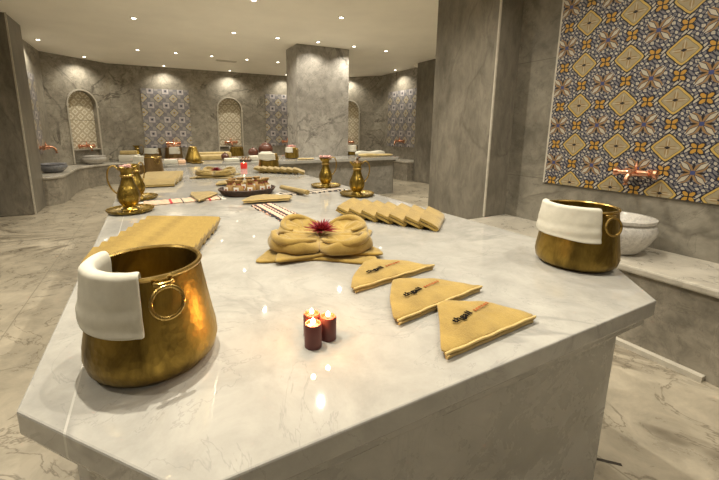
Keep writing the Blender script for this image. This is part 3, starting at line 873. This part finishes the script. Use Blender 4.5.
def mitt(loc, pts, label, text_at, text_rot, z=TABLE, words=True, mat='towel', layers=3, group='folded triangular cloths with lettering'):
    t = empty('folded_cloth', (loc[0], loc[1], z), 0, label, 'towel', group)
    L = [(x - loc[0], y - loc[1]) for x, y in pts]
    c = Vector((sum(p[0] for p in L) / len(L), sum(p[1] for p in L) / len(L), 0))
    lt = .0068
    for k in range(layers):
        sh = 1 - .02 * (layers - 1 - k)
        o = [c + (p - c) * sh + Vector((.004 * math.sin(k * 2.3), .003 * math.cos(k * 3.1), 0)) for p in pillow_outline(L, 64, 2)]
        bm = bmesh.new(); cloth_layer_bm(bm, o, k * lt + .0004, lt - .0008, .006 if k == layers - 1 else 0, None, k + loc[0] * 9)
        frombm('top_layer' if k == layers - 1 else 'under_layer', bm, M[mat], t, True)
        # pale hem along the front edge (between pts[0] and pts[1])
        if k == layers - 1 or k == 0:
            a, b = Vector((*L[0], 0)), Vector((*L[1], 0)); a = c + (a - c) * sh * .97; b = c + (b - c) * sh * .97
            path = [a.lerp(b, q / 14) + Vector((0, 0, k * lt + lt * .55 + .0012 * math.sin(q * 1.7))) for q in range(15)]
            out = (b - a).cross(Vector((0, 0, 1))).normalized()
            if out.dot(a - c) < 0: out = -out
            path = [p + out * .002 for p in path]
            tube('hem', path, .0036, M['hem'], t, 8)
    if words:
        tz = layers * lt + .0078
        x, y = text_at[0] - loc[0], text_at[1] - loc[1]
        text_part('thgall', .024, t, 'ink', (x, y, tz), (0, 0, text_rot))
        text_part('senses', .019, t, 'redink', (x + .092 * math.cos(text_rot), y + .092 * math.sin(text_rot), tz), (0, 0, text_rot))
    return t
# outlines: first edge = hemmed near edge (left bottom corner -> right tip), then round the back
m3 = [(0.542, 0.523), (0.887, 0.542), (0.883, 0.563), (0.835, 0.655), (0.73, 0.715), (0.708, 0.714), (0.634, 0.625)]
m2 = [(0.535, 0.684), (0.915, 0.739), (0.897, 0.747), (0.82, 0.845), (0.715, 0.9), (0.685, 0.896), (0.604, 0.798)]
m1 = [(0.53, 0.9), (0.909, 0.947), (0.881, 0.942), (0.845, 1.015), (0.745, 1.088), (0.698, 1.087), (0.588, 0.985)]
mitt((.745, .61), m3, 'mustard triangular cloth with black lettering, nearest of the three in a line', (.655, .598), .22)
mitt((.74, .80), m2, 'mustard triangular cloth with black lettering, middle of the three in a line', (.636, .772), .22)
mitt((.74, 1.0), m1, 'mustard triangular cloth with black lettering, touching the big towel flower', (.632, .968), .22)
# smaller folded cloths around the basket
mitt((.37, 2.8), [(.28, 2.60), (.41, 2.78), (.46, 2.86), (.42, 2.98), (.27, 3.0), (.255, 2.9)], 'small mustard cloth folded on the pink striped scarf', (0, 0), 0, TABLE + .013, False, 'towel_pale', 2, 'loose cloths round the basket')
mitt((.70, 2.5), [(.54, 2.42), (.88, 2.38), (.93, 2.47), (.76, 2.60), (.63, 2.55)], 'mustard triangular cloth draped just in front of the basket', (0, 0), 0, TABLE + .013, False, 'towel_pale', 3, 'loose cloths round the basket')
mitt((.66, 3.42), [(.52, 3.38), (.78, 3.36), (.86, 3.45), (.72, 3.60), (.58, 3.56)], 'mustard cloth folded between the basket and the far towel flower', (0, 0), 0, TABLE + .013, False, 'towel_pale', 2, 'loose cloths round the basket')

def roll_towel(loc, rz, L, r, label):
    t = empty('rolled_towel', loc, rz, label, 'towel')
    n = 40; bm = bmesh.new(); rows = []
    for j in range(9):
        y = (j / 8 - .5) * L; row = []
        for i in range(n):
            a = 2 * PI * i / n; k = 1 + (.10 if i == 0 else 0)
            row.append(bm.verts.new((r * k * math.cos(a) * 1.15, y, r * k * math.sin(a) + r)))
        rows.append(row)
    for A, B in zip(rows, rows[1:]):
        for i in range(n): bm.faces.new((A[i], A[(i + 1) % n], B[(i + 1) % n], B[i]))
    bm.faces.new(rows[0]); bm.faces.new(rows[-1])
    frombm('roll', bm, M['towel_pale'], t, True)
    for e in (-1, 1):
        sp = [Vector(((r * .92 - .0028 * q) * math.cos(q * .9) * 1.1, e * (L / 2 + .001), r + (r * .92 - .0028 * q) * math.sin(q * .9))) for q in [i * .35 for i in range(int(r * .8 / .0028 / .35))]]
        tube('spiral_end', sp, .0016, M['hem'], t, 6)
    return t
roll_towel((1.03, 2.70, TABLE + .0135), .25, .36, .019, 'thin rolled mustard towel lying on the striped scarf right of the basket')

# striped scarves laid as a cross -------------------------------------------
def scarf(loc, rz, L, W_, mat, label, z=TABLE, th=.0125, twist=False):
    t = empty('striped_scarf', (loc[0], loc[1], z), rz, label, 'scarf', 'striped scarves laid in a cross')
    bm = bmesh.new(); nx = 60; rows = []
    for i in range(nx + 1):
        x = (i / nx - .5) * L; w = W_ / 2 * (1 + .06 * math.sin(i * .9)); cy = .006 * math.sin(i * .35)
        wz = .0018 * math.sin(i * 1.3)
        sec = [(-1, .1), (-1.02, .5), (-.97, .9), (-.5, 1.0), (0, .93), (.5, 1.02), (.97, .9), (1.02, .5), (1, .1), (0, 0.02)]
        rows.append([bm.verts.new((x, cy + a * w, max(0, b * (th - .002) + (wz if b > .8 else 0)))) for a, b in sec])
    for A, B in zip(rows, rows[1:]):
        for k in range(len(sec)): bm.faces.new((A[k], A[(k + 1) % len(sec)], B[(k + 1) % len(sec)], B[k]))
    bm.faces.new(rows[0]); bm.faces.new(rows[-1])
    frombm('folded_band', bm, M[mat], t, True)
    for e in (-1, 1):
        bm = bmesh.new()
        for k in range(9):
            y = (k / 8 - .5) * W_ * .9
            tube_bm(bm, [Vector((e * (L / 2 - .002), y, .004)), Vector((e * (L / 2 + .015), y + random.uniform(-.004, .004), .003)), Vector((e * (L / 2 + .032), y + random.uniform(-.008, .008), .002))], [.002, .0018, .001], 5)
        frombm('fringe', bm, M['tag'], t, True)
    return t
scarf((.20, 2.76), .04, .52, .15, 'stripeL', 'pink striped scarf running from the left pitcher to the basket')
scarf((1.20, 2.70), .05, .56, .13, 'stripeR', 'black and white striped scarf running from the basket to the right pitchers')
scarf((.69, 2.08), -PI / 2 + .10, .56, .15, 'stripeD', 'black and peach striped scarf running from the basket to the near towel flower')

# towel flowers -----------------------------------------------------------
def towel_flower(loc, rz, s, label, posy_label, mat='towel'):
    t = empty('towel_flower', loc, rz, label, 'towel')
    # square under cloth with pulled points, two layers
    for k, (rot, sc, th) in enumerate([(0, 1.0, .012), (.25, .9, .012)]):
        pts = []
        for i in range(8):
            a = i * PI / 4 + rot; r = (.34 if i % 2 == 0 else .19) * s * sc
            pts.append((r * math.cos(a), r * math.sin(a)))
        o = pillow_outline(pts, 80, 2)
        bm = bmesh.new(); cloth_layer_bm(bm, o, k * .012 + .0004, .0115, 0, None, k + 3)
        frombm('base_cloth', bm, M[mat], t, True)
    # four cupped petals
    for k in range(4):
        a0 = k * PI / 2
        nA, prof = 48, []
        H = .058 * s
        bm = bmesh.new(); rows = []
        #  radial rings from outside foot, over the rolled edge, into the hollow
        ring = [(1.0, .0), (1.06, .25), (1.05, .55), (.98, .84), (.86, 1.0), (.70, .93), (.54, .80), (.38, .70), (.2, .62)]
        cx = .135 * s
        for q, hz in ring:
            row = []
            for i in range(nA):
                a = 2 * PI * i / nA
                # petal outline: pointed towards the centre, broad outside
                inn = math.cos(a)
                rx = (.105 if inn > 0 else .125) * s; ry = .112 * s * (1 if inn > 0 else (1 - .55 * abs(inn) ** 1.5))
                fold = 1 + .05 * math.sin(3 * a + k * 1.7) + .03 * math.sin(7 * a + k)
                x = cx + rx * q * math.cos(a) * fold; y = ry * q * math.sin(a) * fold
                hh = H * hz * (.72 + .32 * max(inn, -.6)) * (1 + .08 * math.sin(4 * a + k * 2.1 + 5 * q) + .05 * math.sin(9 * a - 5 * q + k)) + .022
                gx = .004 * noise.noise(Vector((x * 30, y * 30, k)))
                row.append(bm.verts.new((x + gx, y, hh + gx)))
            rows.append(row)
        for A, B in zip(rows, rows[1:]):
            for i in range(nA): bm.faces.new((A[i], A[(i + 1) % nA], B[(i + 1) % nA], B[i]))
        c = bm.verts.new((cx, 0, .022 + H * .4)); cb = bm.verts.new((cx, 0, .02))
        for i in range(nA): bm.faces.new((rows[-1][i], rows[-1][(i + 1) % nA], c)); bm.faces.new((rows[0][(i + 1) % nA], rows[0][i], cb))
        bmesh.ops.rotate(bm, verts=bm.verts, cent=(0, 0, 0), matrix=Matrix.Rotation(a0, 3, 'Z'))
        o = frombm('folded_petal', bm, M[mat], t, True)
        sb = o.modifiers.new('sub', 'SUBSURF'); sb.levels = 1; sb.render_levels = 1
        # rolled cuff running round the petal
        cuff = []
        for i in range(18):
            a = -PI * .62 + PI * 1.24 * i / 17
            cuff.append(Vector((cx + .092 * s * math.cos(a), .088 * s * math.sin(a), H * (.86 + .22 * math.cos(a)) + .014 + .007 * math.sin(2.4 * a + k * 2))))
        m3_ = Matrix.Rotation(a0, 3, 'Z')
        bm = bmesh.new(); tube_bm(bm, [m3_ @ p for p in cuff], [(.006 + .011 * math.sin(PI * i / 17)) * s for i in range(18)], 12)
        frombm('rolled_cuff', bm, M[mat], t, True)
    # blossom at the heart
    bm = bmesh.new(); rnd = random.Random(3)
    for ring_i, (n, tl, ln) in enumerate([(22, .18, .078), (18, .5, .07), (16, .85, .058), (10, 1.2, .045)]):
        for j in range(n):
            a = 2 * PI * j / n + ring_i * .2 + rnd.uniform(-.05, .05); tt = tl + rnd.uniform(-.1, .1); L_ = ln * s * rnd.uniform(.85, 1.1)
            d = Vector((math.cos(a) * math.cos(tt), math.sin(a) * math.cos(tt), math.sin(tt))); sd = Vector((-math.sin(a), math.cos(a), 0)) * .005 * s
            b = Vector((0, 0, 0)); up = Vector((0, 0, .003 * s))
            q = [bm.verts.new(b), bm.verts.new(b + d * L_ * .5 + sd + up), bm.verts.new(b + d * L_ * 1.0), bm.verts.new(b + d * L_ * .5 - sd + up)]
            bm.faces.new(q)
    o = frombm('red_flower', bm, M['petal']); o.location = (loc[0], loc[1], loc[2] + .066 * s)
    so = o.modifiers.new('thick', 'SOLIDIFY'); so.thickness = .0012
    tag(o, posy_label, 'flower')
    return t
towel_flower((.655, 1.385, TABLE), .27, 1.02, 'big mustard towel folded into an open four petal flower', 'crimson flower head set in the big near towel flower')
towel_flower((.66, 4.15, TABLE), .3, .95, 'far mustard towel folded into a flower beyond the basket', 'dark red flower head set in the far towel flower', 'towel_pale')

# basket of tagged pouches ---------------------------------------------------
bk = empty('wicker_tray', (.69, 2.86, TABLE), 0, 'dark oval wicker tray holding tagged pouches in the centre of the slab', 'tray')
lathe('tray_bottom', [(0, 0), (.19, 0), (.205, .012), (.19, .014), (0, .012)], M['dark'], bk, 48, sx=1.0, sy=.78)
for k in range(4): 
    pts = [Vector(((.2 + .008 * k) * math.cos(2 * PI * i / 48), .78 * (.2 + .008 * k) * math.sin(2 * PI * i / 48), .018 + .010 * k + .003 * math.sin(i * PI + k))) for i in range(48)]
    bm = bmesh.new(); tube_bm(bm, pts, .0065, 8, True); frombm('woven_rim', bm, M['dark'], bk, True)
def pouch(loc, rz, label, mat):
    t = empty('gift_pouch', loc, rz, label, 'pouch', 'tagged pouches on the wicker tray')
    def pl_(a, z): return 1 + .09 * math.cos(7 * a) * (1 if z > .05 else .3)
    lathe('bag', [(0, 0), (.027, 0), (.034, .012), (.035, .032), (.028, .05), (.014, .064), (.012, .068), (.02, .08), (.027, .092), (.024, .092), (.01, .07), (0, .066)], M[mat], t, 28, fn=pl_)
    tube('tie', [(.0145 * math.cos(2 * PI * i / 16), .0145 * math.sin(2 * PI * i / 16), .066) for i in range(16)], .003, M['petal'], t, 6, True)
    bm = bmesh.new(); box_bm(bm, -.016, .016, -.0425, -.041, .012, .05, 0)
    g = frombm('paper_tag', bm, M['tag'], t); box('tag_print', (-.007, -.0432, .022), (.007, -.0426, .038), M['redink'], g)
    return t
pw = ['leftmost in the front row', 'second from left in the front row', 'third from left in the front row', 'fourth from left in the front row', 'rightmost in the front row']
base = None
for k in range(5):
    a = -PI * .90 + k * PI * .80 / 4
    x, y = .69 + .150 * math.cos(a), 2.86 + .098 * math.sin(a)
    lb = 'gold pouch with white tag on the wicker tray, ' + pw[k]
    if base is None: base = pouch((x, y, TABLE + .0145), (a + PI / 2) * .45 - .3, lb, 'gold_paper'); base.scale = (1.2,) * 3
    else: dup(base, (x, y, TABLE + .0145), (a + PI / 2) * .45 - .3, lb)
for k in range(4):
    dup(base, (.69 - .105 + .068 * k, 2.925 + .012 * (k % 2), TABLE + .0145), .3 * k, 'gold pouch in the rear row on the wicker tray, %s from left' % ordw[k])

# ------------------------------------------------------------------ far vessels
def far_bucket(loc, rz, label, cloth_label, a0, a1, drop=.07, s=1.0, mat='brass'):
    b = bucket(loc, rz, label, .135 * s, .118 * s if s == 1 else .12 * s, .2 * s, (-1.0, -1.0 + PI), mat)
    rim_cloth('hand_towel', loc, cloth_label, .118 * s if s == 1 else .12 * s, .135 * s, .2 * s, a0, a1, drop, .04, .010)
    return b
M['brassdark'] = brass('dull dark brass', (.16, .10, .04), (.38, .26, .12), .38)
far_bucket((-.01, 4.46, TABLE), 0, 'dull brass bucket on the far left of the slab beyond the pitchers', 'white cloth on the left rim of the dull bucket on the slab', PI * .85, PI * 1.40, .08, 1.1, 'brassdark')
far_bucket((1.415, 4.62, TABLE), 0, 'brass bucket at the far right end of the slab beside the red candle', 'white cloth over the front of the bucket beside the small red candle', PI * .95, PI * 1.62, .07)
def bell_bucket(loc, label):
    t = bucket(loc, 0, label, .135, .06, .26, (-1.6, -1.6 + PI)); return t
bell_bucket((.66, 6.42, PLAT), 'golden bell shaped bucket on the platform front edge left of centre')
tray((.69, 6.20, PLAT), 'small brass tray on the platform edge before the bell shaped bucket', .1)
far_bucket((2.28, 10.56, BENCH), 0, 'brass bucket on the far bench below the middle niche', 'white cloth over the bucket below the middle niche', PI * .9, PI * 1.1, .04, 1.6)
far_bucket((.10, 10.54, BENCH), 0, 'dark brass bucket on the far bench below the left of the tile panel', 'beige cloth over the front of the dark bucket on the far bench', PI * 1.05, PI * 1.7, .12, 1.6, 'brassdark')
far_bucket((.60, 10.54, BENCH), 0, 'red brown bucket on the far bench in front of the big far tile panel', 'white card like cloth hanging on the red brown far bucket', PI * 1.32, PI * 1.72, .16, 1.7, 'brassdark')
blossoms((.60, 10.54, BENCH + .33), 'russet blossoms heaped in the red brown far bucket', .15, 40, 'soap', 0, 'flower_posy', .06)
pitcher((-.27, 10.68, BENCH + .0), 0, 'small dark brass pitcher on the far bench left of the tile panel').scale = (1.6,) * 3
far_bucket((2.47, 6.55, PLAT), 0, 'tall golden bucket against the left side of the grey column', 'white cloth hanging on the golden bucket by the column', PI * 1.05, PI * 1.42, .08)
blossoms((2.47, 6.55, PLAT + .205), 'dusky pink blossoms heaped in the golden bucket by the column', .08, 26, 'pinkpetal', 0, 'flower_posy', .035)
far_bucket((4.0, 6.95, PLAT), .2, 'low brass bowl bucket right of the column', 'big white cloth folded over the bucket right of the column', PI * 1.0, PI * 1.9, .12)

def soap(name, a, sz, mat, label, cat='soap', grp=None, rz=0.0):
    bm = bmesh.new(); box_bm(bm, -sz[0] / 2, sz[0] / 2, -sz[1] / 2, sz[1] / 2, 0, sz[2], min(sz) * .22)
    o = frombm(name, bm, M[mat], None, True); o.location = a; o.rotation_euler = (0, 0, rz); tag(o, label, cat, grp); return o
soap('soap_bar', (.30, 6.28, PLAT), (.2, .12, .075), 'white_cloth', 'pale block of soap at the platform edge left of the bell shaped bucket')
soap('soap_bar', (.47, 6.30, PLAT), (.11, .10, .06), 'soap', 'peach soap at the platform edge left of the bell shaped bucket')
soap('folded_towel', (-.44, 10.43, BENCH), (.50, .24, .19), 'white_cloth', 'thick stack of white towels on the far bench behind the near left pitcher', 'towel')
soap('folded_towel', (-.46, 10.43, BENCH + .1905), (.38, .2, .1), 'towel_far', 'beige folded towel on top of the white stack on the far bench', 'towel')
soap('folded_towel', (1.27, 6.30, PLAT), (.24, .16, .06), 'white_cloth', 'thick white folded towel at the platform front edge', 'towel')
soap('folded_towel', (1.72, 6.40, PLAT), (.24, .18, .085), 'white_cloth', 'white folded towel on the platform behind the red candle', 'towel')
soap('folded_towel', (2.02, 6.75, PLAT), (.22, .16, .13), 'white_cloth', 'small white towel block on the platform beneath the brown globes', 'towel')
soap('folded_towel', (.98, 6.9, PLAT), (.62, .26, .09), 'towel_far', 'long straw coloured towel stack on the platform behind the bell shaped bucket', 'towel')
soap('folded_towel', (1.12, 7.3, PLAT), (.66, .24, .12), 'towel_far', 'long pale towel stack at the back of the platform below the far wall', 'towel')
# gold basket with two tagged pouches at the platform edge
b2 = empty('wicker_tray', (1.50, 6.26, PLAT), 0, 'small wicker tray with golden pouches at the platform front edge', 'tray')
lathe('tray_bottom', [(0, 0), (.09, 0), (.105, .02), (.09, .014), (0, .012)], M['dark'], b2, 32)
tube('woven_rim', [(.1 * math.cos(2 * PI * i / 32), .1 * math.sin(2 * PI * i / 32), .026) for i in range(32)], .008, M['dark'], b2, 8, True)
for k, q in enumerate(('left', 'middle', 'right')):
    dup(base, (1.45 + k * .052, 6.25, PLAT + .0145), 0, 'tiny golden pouch on the platform tray, %s of the three' % q, 'pouches on the platform tray', .75)
def globe(loc, r, label):
    t = empty('round_pot', loc, 0, label, 'pot', 'dark round pots')
    prof = [(0, 0), (r * .45, 0), (r * .5, r * .06)] + [(r * math.cos(q), r * 1.0 + r * .97 * math.sin(q)) for q in [-1.0 + i * .17 for i in range(15)]]
    prof += [(r * .22, r * 1.96), (r * .2, r * 1.93)]
    lathe('pot_body', prof + [(0, r * 1.9)], M['brownball'], t, 36)
    lathe('pot_lid', [(r * .25, r * 1.95), (r * .22, r * 2.02), (r * .08, r * 2.06), (r * .1, r * 2.13), (0, r * 2.18)], M['brownball'], t, 20)
    return t
globe((1.86, 7.1, PLAT + .0), .10, 'smaller dark brown round pot on the platform behind the far bucket')
globe((2.13, 7.15, PLAT + .0), .15, 'larger dark brown round pot on the platform behind the far bucket')
globe((1.22, 6.62, PLAT), .07, 'little brown round pot at the end of the long towel stack')

# towels on the right part of the platform
def slump_towel(loc, rz, L, W_, H, label, mat='towel_far', bumps=2.0):
    bm = bmesh.new(); nx, nr = 30, 16; rows = []
    for i in range(nx + 1):
        f = i / nx; x = (f - .5) * L; k = (1 - abs(2 * f - 1) ** 5) ** .5 * .9 + .1
        row = []
        for j in range(nr):
            a = 2 * PI * j / nr; c, s = math.cos(a), math.sin(a)
            sq = 1 / max(abs(c), abs(s)) ** .6
            y = c * sq * W_ / 2 * .85 * k; z = H / 2 * (1 + s * sq * .8 * k * (1 + .25 * math.sin(f * bumps * PI)))
            row.append(bm.verts.new((x, y + .008 * noise.noise(Vector((x * 9, y * 9, 1))), max(0, z - H * .08))))
        rows.append(row)
    for A, B in zip(rows, rows[1:]):
        for j in range(nr): bm.faces.new((A[j], A[(j + 1) % nr], B[(j + 1) % nr], B[j]))
    bm.faces.new(rows[0]); bm.faces.new(rows[-1])
    zz = min(v.co.z for v in bm.verts)
    for v in bm.verts: v.co.z -= zz
    o = frombm('draped_towel', bm, M[mat], None, True); o.location = loc; o.rotation_euler = (0, 0, rz)
    tag(o, label, 'towel'); return o
slump_towel((4.22, 6.28, PLAT), -.12, .78, .26, .075, 'long straw coloured towel on the right end of the platform')
slump_towel((4.28, 6.58, PLAT), -.1, .7, .24, .12, 'white towel heap behind the straw towel at the platform right end', 'white_cloth', 3)
slump_towel((1.86, 6.18, PLAT), .05, .3, .14, .03, 'small straw cloth lying on the platform edge near the far bucket')
slump_towel((2.62, 6.22, PLAT), -.05, .32, .16, .03, 'straw cloth on the platform edge in front of the golden column bucket')
lathe_dish = empty('dark_dish', (3.72, 6.12, PLAT), 0, 'tiny dark dish at the left end of the straw towel', 'dish')
lathe('dish_body', [(0, 0), (.02, 0), (.035, .012), (.036, .02), (.03, .018), (0, .008)], M['brownball'], lathe_dish, 24)

# ------------------------------------------------------------------ camera, world, view
yaw, pitch = .4604965, .1843820
fw = Vector((math.sin(yaw) * math.cos(pitch), math.cos(yaw) * math.cos(pitch), -math.sin(pitch)))
rt_ = Vector((math.cos(yaw), -math.sin(yaw), 0)); up_ = rt_.cross(fw)
cam = bpy.data.cameras.new('camera'); co = bpy.data.objects.new('camera', cam); COL.objects.link(co)
m = Matrix((rt_, up_, -fw)).transposed().to_4x4(); m.translation = Vector((0, 0, CAM_Z)); co.matrix_world = m
cam.sensor_width = 36; cam.lens = 358.829 * 36 / 719; cam.shift_x = (359.5 - 328) / 719; cam.shift_y = -(240 - 198) / 719
cam.clip_start = .05; cam.clip_end = 60
scene.camera = co
w = bpy.data.worlds.new('world'); scene.world = w; w.use_nodes = True
w.node_tree.nodes['Background'].inputs[0].default_value = (.9, .75, .55, 1); w.node_tree.nodes['Background'].inputs[1].default_value = .05
scene.view_settings.view_transform = 'Standard'; scene.view_settings.look = 'None'; scene.view_settings.gamma = 1.0
scene.view_settings.use_curve_mapping = False
scene.view_settings.exposure = 0.8
